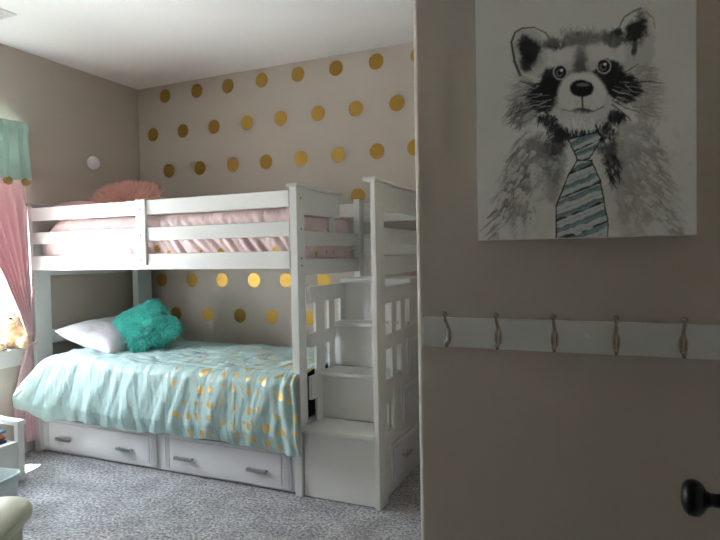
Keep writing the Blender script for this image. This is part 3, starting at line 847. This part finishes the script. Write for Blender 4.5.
    ell(609, 74, 14, 16, K, 0.97, -0.5, 0.2, 0.35); ell(622, 89, 14, 13, K, 0.97, 0.25, 0.25, 0.5); ell(615, 82, 12, 13, K, 0.97, -0.4, 0.2, 0.3)
    hairs(90, inell(542, 96, 11, 14), PI*0.92, 0.25, 12, 1.3, (0.015,0.015,0.015), 0.9)
    hairs(90, inell(624, 87, 11, 12), 0.15, 0.25, 12, 1.3, (0.015,0.015,0.015), 0.9)
    hairs(12, inell(545, 98, 10, 11), PI*0.95, 0.12, 16, 0.6, (0.5,0.5,0.48), 0.7)
    hairs(12, inell(621, 90, 9, 9), 0.2, 0.12, 16, 0.6, (0.5,0.5,0.48), 0.7)
    # muzzle
    ell(582, 94, 24, 22, (0.80,0.80,0.78), 1.0, 0, 0.10, 0.08)
    hairs(50, inell(582, 104, 18, 8), PI/2, 0.7, 5, 0.5, LG, 0.6)
    ell(582, 88, 12, 8.5, K, 1.0, 0, 0.12, 0.10); ell(583, 84.5, 6, 1.8, (0.35,0.35,0.36), 0.7, 0, 0.5, 0.1)
    stroke([(582,96),(582.5,108)], 0.9, 0.8, K, 0.9); ell(583, 111, 10, 3.4, K, 0.95, 0, 0.3, 0.3)
    stroke([(562,109),(570,111),(582,108),(594,111),(604,106)], 0.5, 0.6, G2, 0.9)
    # eyes
    for ex, ey in ((560,72),(603.5,66)):
        ell(ex, ey, 7.3, 7.6, (0.66,0.66,0.65), 1, 0, 0.12, 0); ell(ex, ey, 6.2, 6.5, K, 1, 0, 0.1, 0)
        ell(ex-1, ey+1, 3.6, 3.8, (0.16,0.16,0.16), 1, 0, 0.3, 0); ell(ex-0.3, ey+0.5, 2.0, 2.2, K, 1, 0, 0.2, 0); ell(ex+1.2, ey-2.0, 1.5, 1.5, (0.85,0.85,0.85), 1, 0, 0.3, 0)
    # chin and bib
    ell(582, 121, 26, 9, (0.74,0.74,0.72), 0.95, 0, 0.35, 0.4)
    for (cx, cy, rx, ry, n_) in ((547,119,9,6,60),(616,116,9,6,60),(556,132,9,9,50),(604,130,10,9,50),(580,134,22,5,90)):
        ell(cx, cy, rx, ry, K, 0.8, 0, 0.45, 1.0); hairs(n_, inell(cx, cy, rx, ry), PI/2, 0.5, 8, 1.2, (0.03,0.03,0.03), 0.8)
    hairs(70, inell(582, 122, 22, 5), PI/2, 0.3, 9, 0.8, (0.78,0.78,0.76), 0.9)
    ell(555, 148, 8, 12, (0.05,0.05,0.05), 0.8, -0.4, 0.5, 0.9); ell(608, 152, 8, 18, K, 0.85, -0.35, 0.5, 0.9)
    hairs(50, inell(612, 165, 7, 14), PI/2-0.3, 0.25, 12, 1.3, (0.03,0.03,0.03), 0.8)
    # whiskers
    for a_ in (((630,83),(648,81),(664,83)),((616,78),(628,70),(638,64)),((612,104),(622,112),(630,120)),((536,88),(528,84),(520,81)),((540,106),(522,110),(506,116)),((612,100),(626,108),(640,112))):
        stroke(list(a_), 0.7, 0.35, K, 0.8)
    # tie
    def poly(pts):
        ins = np.zeros(X.shape, bool); n_ = len(pts)
        for k in range(n_):
            ax, ay = pts[k]; bx, by = pts[(k+1) % n_]
            if ay == by: continue
            cond = ((ay > Y) != (by > Y)) & (X < (bx-ax)*(Y-ay)/(by-ay)+ax)
            ins ^= cond
        return ins
    TE = (0.06, 0.19, 0.23)
    for pts, slope in (([(568,139),(597,132),(602,138),(589,158),(578,161)], 0.45), ([(577,160),(591,160),(600,180),(608,224),(607,240),(556,240),(556,206),(567,177)], 0.40)):
        m_ = poly(pts).astype(float); lay(m_, (0.66,0.70,0.70), 1)
        ph = (Y+slope*(X-580)+2.6*(N1-0.5))
        lay(m_*sm(np.sin(ph*0.46)+0.8*(N2-0.5), 0.0, 0.7), TE, 0.85); lay(m_*sm(np.sin(ph*0.93+2)+0.8*(N3-0.5), 0.5, 0.9), (0.35,0.45,0.47), 0.6)
        lay(m_*sm(np.sin(ph*0.30+1.1)+0.35*(N1-0.5), 0.93, 1.0), K, 0.92)
        lay(m_*sm(np.sin(ph*1.5+0.5)+0.6*(N3-0.5), 0.8, 1.0), G1, 0.5)
        for k in range(len(pts)): stroke([pts[k], pts[(k+1) % len(pts)]], 0.8, 0.6, K, 0.9)
    return np.clip(img, 0, 1), (x0, y0, S, W_, H_)

def canvas():
    CX0, CX1, CZ0, CZ1 = -0.3475, 0.1935, 1.358, 2.058
    yf, yb = 1.630, YP
    cv = thing('canvas_print', 'unframed canvas print of a raccoon wearing a striped teal tie on the closet wall', 'wall art', ((CX0+CX1)/2, YP, CZ0))
    finish('canvas_block', B((CX0, CX1, yf+0.0008, yb-0.0005, CZ0, CZ1), bev=0.003), M['canvas'], cv)
    img, (x0, y0, S, W_, H_) = paint()
    nx, nz_ = 400, 500
    gx = np.linspace(CX0+0.002, CX1-0.002, nx); gz = np.linspace(CZ0+0.002, CZ1-0.002, nz_)
    GX, GZ = np.meshgrid(gx, gz, indexing='ij')
    q = np.stack([GX, np.full(GX.shape, yf), GZ-H], -1) @ Rw
    px = q[..., 0]/q[..., 2]*F+360; py = q[..., 1]/q[..., 2]*F+270
    ix = np.clip(((px-x0)*S), 0, W_-1).astype(int); iy = np.clip(((py-y0)*S), 0, H_-1).astype(int)
    C = img[iy, ix]; C[py < y0] = (0.80,0.80,0.78)
    P = np.stack([GX, np.full(GX.shape, yf), GZ], -1)
    m = bpy.data.materials.new('ink_wash_print'); m.use_nodes = True
    N = m.node_tree.nodes; L = m.node_tree.links; b = N['Principled BSDF']; b.inputs['Roughness'].default_value = 0.8
    at = N.new('ShaderNodeAttribute'); at.attribute_name = 'ink'; L.new(at.outputs['Color'], b.inputs['Base Color'])
    tn = N.new('ShaderNodeTexNoise'); tn.inputs['Scale'].default_value = 600; bp = N.new('ShaderNodeBump'); bp.inputs['Strength'].default_value = 0.15; bp.inputs['Distance'].default_value = 0.001
    tc = N.new('ShaderNodeTexCoord'); L.new(tc.outputs['Object'], tn.inputs['Vector']); L.new(tn.outputs['Fac'], bp.inputs['Height']); L.new(bp.outputs['Normal'], b.inputs['Normal'])
    o = grid_mesh('painting', P, m, smooth=False, parent=cv)
    ca = o.data.color_attributes.new('ink', 'FLOAT_COLOR', 'POINT')
    ca.data.foreach_set('color', np.concatenate([C.reshape(-1, 3), np.ones((nx*nz_, 1))], 1).astype(np.float32).ravel())
canvas()

# ------------------------------------------------------------------ hook board
hb = finish('hook_board', B((-0.519, 0.275, YP-0.019, YP, 1.048, 1.1345), bev=0.003), M['white2'])
tag(hb, 'long white painted board holding five coat hooks on the closet wall', 'hook board')
screwp = [(-0.487, YP-0.019, 1.093), (-0.062, YP-0.019, 1.093)]
for p in screwp:
    bm = bmesh.new(); lathe(bm, [(0,0.0035),(0.004,0.003),(0.0065,0.001),(0.0065,-0.001)], Matrix.Translation(p) @ Matrix.Rotation(PI/2, 4, 'X'), 16)
    finish('screw_plug', bm, M['white2'], hb)
hl = ['nickel double coat hook nearest the wall corner, first on the board', 'nickel double coat hook second from the wall corner', 'nickel double coat hook in the middle of the white board',
      'nickel double coat hook fourth from the wall corner', 'nickel double coat hook at the far right, nearest the door knob']
def coat_hook(x, label):
    yb = YP-0.019; z = 1.095
    t = thing('coat_hook', label, 'coat hook', (x, yb, z), 'coat hooks on the white board')
    bm = bmesh.new()
    pts = [(x+0.0078*math.cos(a), yb-0.0045-0.003*math.cos(a*2)*0, z-0.012+0.0235*math.sin(a)) for a in np.linspace(PI/2, PI/2+2*PI, 33)]
    tube(bm, pts, [0.0030]*33, 10, cap=False)
    bmesh.ops.remove_doubles(bm, verts=bm.verts, dist=0.0002)
    finish('oval_plate', bm, M['nickel'], t, smooth=True)
    bm = bmesh.new()
    tube(bm, [(x, yb-0.004, z-0.014), (x, yb-0.005, z+0.006), (x, yb-0.010, z+0.018), (x, yb-0.020, z+0.027), (x, yb-0.031, z+0.035), (x, yb-0.037, z+0.045), (x, yb-0.038, z+0.052)], [0.0054,0.0056,0.0052,0.0046,0.0044,0.0044,0.0048], 12)
    ball(bm, (x, yb-0.038, z+0.054), 0.0082, 2)
    finish('upper_prong', bm, M['nickel'], t, smooth=True, angle=60)
    bm = bmesh.new()
    tube(bm, [(x, yb-0.004, z+0.004), (x, yb-0.005, z-0.020), (x, yb-0.008, z-0.033), (x, yb-0.016, z-0.041), (x, yb-0.025, z-0.040), (x, yb-0.029, z-0.033)], [0.0040,0.0050,0.0048,0.0042,0.0040,0.0042], 12)
    ball(bm, (x, yb-0.030, z-0.030), 0.0068, 2)
    finish('lower_prong', bm, M['nickel'], t, smooth=True, angle=60)
for k, x in enumerate((-0.441, -0.295, -0.143, 0.010, 0.164)): coat_hook(x, hl[k])

# ------------------------------------------------------------------ teddy on the sill
def teddy(loc, yaw):
    t = thing('teddy_bear', 'cream plush teddy bear sitting on the window sill', 'teddy bear', loc)
    M_ = Matrix.Translation(loc) @ Matrix.Rotation(yaw, 4, 'Z')
    # local: faces +X
    def blob(bm, c, r, s=(1,1,1)): ball(bm, c, r, 3, s)
    bm = bmesh.new()
    blob(bm, (0.0,0,0.085), 0.072, (0.92,1.0,1.12)); blob(bm, (0.012,0,0.060), 0.070, (1,1.02,0.85))
    blob(bm, (0.0,0,0.215), 0.064, (0.95,1.06,0.95)); blob(bm, (0.0,0,0.155), 0.044)
    for s in (-1, 1):
        blob(bm, (-0.005, s*0.052, 0.262), 0.023, (0.6,1,1))
        blob(bm, (0.015, s*0.070, 0.125), 0.030, (1,1,1)); blob(bm, (0.030, s*0.088, 0.095), 0.030); blob(bm, (0.045, s*0.094, 0.068), 0.029)
        blob(bm, (0.055, s*0.052, 0.038), 0.037); blob(bm, (0.090, s*0.064, 0.036), 0.036); blob(bm, (0.115, s*0.070, 0.038), 0.036, (0.75,1,1.12))
    me = bpy.data.meshes.new('tmp'); bm.to_mesh(me); bm.free()
    tmp = bpy.data.objects.new('tmp', me); COL.objects.link(tmp)
    rm = tmp.modifiers.new('r', 'REMESH'); rm.mode = 'VOXEL'; rm.voxel_size = 0.0045
    sm_ = tmp.modifiers.new('s', 'SMOOTH'); sm_.factor = 0.5; sm_.iterations = 6
    dg = bpy.context.evaluated_depsgraph_get(); me2 = bpy.data.meshes.new_from_object(tmp.evaluated_get(dg))
    bpy.data.objects.remove(tmp)
    bm = bmesh.new(); bm.from_mesh(me2); bpy.data.meshes.remove(me2)
    for v in bm.verts:
        v.co += v.normal*0.0022*noise.noise(v.co*160)
        v.co = M_ @ v.co
    body = finish('body', bm, M['teddy'], t, smooth=True)
    bm = bmesh.new(); ball(bm, (0.056,0,0.200), 0.030, 3, (0.9,1.1,0.82)); bm.transform(M_); mz = finish('muzzle', bm, M['teddy_light'], t, smooth=True)
    bm = bmesh.new(); ball(bm, (0.083,0,0.210), 0.0095, 2, (0.7,1.2,0.85)); bm.transform(M_); finish('nose', bm, M['dark_plastic'], t, smooth=True)
    for s in (-1, 1):
        bm = bmesh.new(); ball(bm, (0.056, s*0.025, 0.231), 0.0055, 2); bm.transform(M_); finish('eye', bm, M['dark_plastic'], t, smooth=True)
        bm = bmesh.new(); ball(bm, (0.139, s*0.070, 0.040), 0.024, 2, (0.28,1,1)); bm.transform(M_); finish('paw_pad', bm, M['teddy_light'], t, smooth=True)
teddy((XW-0.050, 2.615, WZ0+0.030), math.radians(-28))

# ------------------------------------------------------------------ low white bench with books
bx1 = -3.262
bn = thing('toy_bench', 'low white wooden bench with raised end rail under the window', 'bench', (-3.45, 2.0, 0))
def bench_end(y0, y1):
    for x in (bx1-0.035, -3.655): finish('post', B((x, x+0.035, y0, y1, 0, 0.335), bev=0.003), M['white2'], bn)
    finish('end_rail', B((-3.665, bx1+0.010, y0-0.006, y1+0.006, 0.335, 0.365), bev=0.004), M['white2'], bn)
bench_end(2.295, 2.335); bench_end(1.62, 1.66)
finish('seat', B((-3.655, bx1-0.004, 1.66, 2.295, 0.222, 0.240), bev=0.003), M['white2'], bn)
for x in (bx1-0.024, -3.65): finish('apron', B((x, x+0.018, 1.66, 2.295, 0.075, 0.222), bev=0.002), M['white2'], bn)
def book(loc, w, d, h, yaw, cover, label, tilt=0.0):
    b = thing('book', label, 'book', loc, 'books on the white bench')
    M_ = Matrix.Translation(loc) @ Matrix.Rotation(yaw, 4, 'Z') @ Matrix.Rotation(tilt, 4, 'X')
    bm = B((-w/2, w/2, -d/2, d/2, 0, 0.002), (-w/2, w/2, -d/2, d/2, h-0.002, h), (w/2-0.003, w/2, -d/2, d/2, 0.002, h-0.002), bev=0.0006); bm.transform(M_)
    finish('cover', bm, M['cover_'+cover], b)
    bm = B((-w/2+0.004, w/2-0.003, -d/2+0.003, d/2-0.003, 0.0022, h-0.0022), bev=0); bm.transform(M_); finish('pages', bm, M['page'], b)
book((-3.385, 2.135, 0.2405), 0.17, 0.23, 0.014, 0.12, 'navy', 'navy blue book, lowest of the books on the white bench')
book((-3.39, 2.14, 0.2548), 0.165, 0.22, 0.016, 0.25, 'maroon', 'dark maroon book above the navy one on the white bench')
book((-3.395, 2.14, 0.2712), 0.16, 0.21, 0.018, 0.1, 'orange', 'orange book in the middle of the stack on the white bench')
book((-3.40, 2.15, 0.2896), 0.17, 0.23, 0.016, 0.3, 'teal_cover', 'grey teal book, topmost of the stack on the white bench')

# ------------------------------------------------------------------ pale tub
def rrect(bm, cx, cy, w, d, r, layers, yaw=0.0, seg=8, cap_top=False, cap_bot=True):
    rings = []
    for (z, s, inset) in layers:
        ring = []
        ww, dd, rr_ = w*s/2-inset, d*s/2-inset, max(0.002, r*s-inset)
        for (sx, sy, a0) in ((1,1,0),(-1,1,PI/2),(-1,-1,PI),(1,-1,3*PI/2)):
            for k in range(seg+1):
                a = a0+PI/2*k/seg
                x = sx*(ww-rr_)+rr_*math.cos(a); y = sy*(dd-rr_)+rr_*math.sin(a)
                ring.append(bm.verts.new((cx+x*math.cos(yaw)-y*math.sin(yaw), cy+x*math.sin(yaw)+y*math.cos(yaw), z)))
        rings.append(ring)
    n = len(rings[0])
    for a, b in zip(rings[:-1], rings[1:]):
        for k in range(n): bm.faces.new((a[k], a[(k+1) % n], b[(k+1) % n], b[k]))
    if cap_bot: bm.faces.new(list(reversed(rings[0])))
    if cap_top: bm.faces.new(rings[-1])
    return bm
bm = bmesh.new()
rrect(bm, -3.02, 1.93, 0.30, 0.24, 0.07, [(0.0,0.86,0.01),(0.008,0.87,0),(0.12,0.94,0),(0.185,0.985,0),(0.19,1.02,0),(0.198,1.02,0.001),(0.20,1.0,0.004),(0.195,0.985,0.006),(0.12,0.93,0.004),(0.012,0.86,0.004)], yaw=0.2)
bm.faces.new(bm.verts[-36:]) if False else None
bm.verts.ensure_lookup_table(); bm.faces.new([bm.verts[i] for i in range(len(bm.verts)-36, len(bm.verts))])
tb = finish('storage_tub', bm, M['tub'], smooth=True, angle=50)
tag(tb, 'pale grey rounded plastic tub on the carpet in front of the white bench', 'storage tub')

# ------------------------------------------------------------------ cream footstool
fs = thing('footstool', 'cream leather cushioned footstool at the bottom left corner of the view', 'footstool', (-2.05, 1.12, 0))
fcx, fcy, fyaw = -2.10, 1.165, math.radians(32)
bm = bmesh.new()
rrect(bm, fcx, fcy, 0.52, 0.44, 0.10, [(0.372,0.90,0.012),(0.376,0.96,0.004),(0.385,0.99,0),(0.400,1.0,0),(0.415,0.985,0.0)], yaw=fyaw, cap_top=True)
finish('cushion_base', bm, M['leather'], fs, smooth=True, angle=50)
bm = bmesh.new()
lay_ = [(0.415,0.985,0.0),(0.424,0.99,0),(0.434,0.975,0.003),(0.443,0.94,0.008),(0.450,0.87,0.012),(0.455,0.76,0.01),(0.458,0.58,0.0),(0.459,0.3,0.0)]
rrect(bm, fcx, fcy, 0.52, 0.44, 0.10, lay_, yaw=fyaw, cap_top=True)
finish('cushion_top', bm, M['leather'], fs, smooth=True, angle=50)
bm = bmesh.new(); rng_ = []
ringpts = []
for (sx, sy, a0) in ((1,1,0),(-1,1,PI/2),(-1,-1,PI),(1,-1,3*PI/2)):
    for k in range(9):
        a = a0+PI/2*k/8; x = sx*(0.256-0.098)+0.098*math.cos(a); y = sy*(0.2165-0.098)+0.098*math.sin(a)
        ringpts.append((fcx+x*math.cos(fyaw)-y*math.sin(fyaw), fcy+x*math.sin(fyaw)+y*math.cos(fyaw), 0.415))
ringpts.append(ringpts[0]); tube(bm, ringpts, 0.004, 8, cap=False); finish('piping', bm, M['leather'], fs, smooth=True)
for sx in (-1, 1):
    for sy in (-1, 1):
        x, y = sx*0.19, sy*0.155
        X_, Y_ = fcx+x*math.cos(fyaw)-y*math.sin(fyaw), fcy+x*math.sin(fyaw)+y*math.cos(fyaw)
        bm = bmesh.new(); tube(bm, [(X_, Y_, 0), (X_, Y_, 0.378)], [0.018, 0.026], 20); finish('leg', bm, M['leather'], fs, smooth=True, angle=50)

# ------------------------------------------------------------------ light
w = bpy.data.worlds.new('sky'); sc.world = w; w.use_nodes = True
N = w.node_tree.nodes; L = w.node_tree.links; bg = N['Background']
tc = N.new('ShaderNodeTexCoord'); sp_ = N.new('ShaderNodeSeparateXYZ'); L.new(tc.outputs['Generated'], sp_.inputs[0])
rp = N.new('ShaderNodeValToRGB'); e = rp.color_ramp.elements
e[0].position = 0.0; e[0].color = (0.97,0.985,1.0,1); e[1].position = 0.6; e[1].color = (0.80,0.89,1.0,1)
L.new(sp_.outputs['Z'], rp.inputs[0]); L.new(rp.outputs[0], bg.inputs['Color']); bg.inputs['Strength'].default_value = 10.0
sun = bpy.data.lights.new('sun', 'SUN'); sun.energy = 34; sun.angle = math.radians(0.6); sun.color = (1.0,0.98,0.95)
so = bpy.data.objects.new('sun', sun); COL.objects.link(so)
so.rotation_euler = Vector((0.195, 0.0, -0.80)).to_track_quat('-Z', 'Y').to_euler()
pa = bpy.data.lights.new('window_portal', 'AREA'); pa.shape = 'RECTANGLE'; pa.size = WZ1-WZ0; pa.size_y = WY1-WY0
pa.cycles.is_portal = True
po = bpy.data.objects.new('window_portal', pa); COL.objects.link(po)
po.location = (XW-T-0.01, ym, (WZ0+WZ1)/2); po.rotation_euler = (0, -PI/2, 0)

sc.view_settings.view_transform = 'Standard'; sc.view_settings.look = 'None'
sc.view_settings.gamma = 1.0; sc.view_settings.use_curve_mapping = False
sc.view_settings.exposure = 1.86
sc.cycles.use_denoising = True
sc.cycles.max_bounces = 12; sc.cycles.diffuse_bounces = 8
sc.cycles.sample_clamp_indirect = 8.0
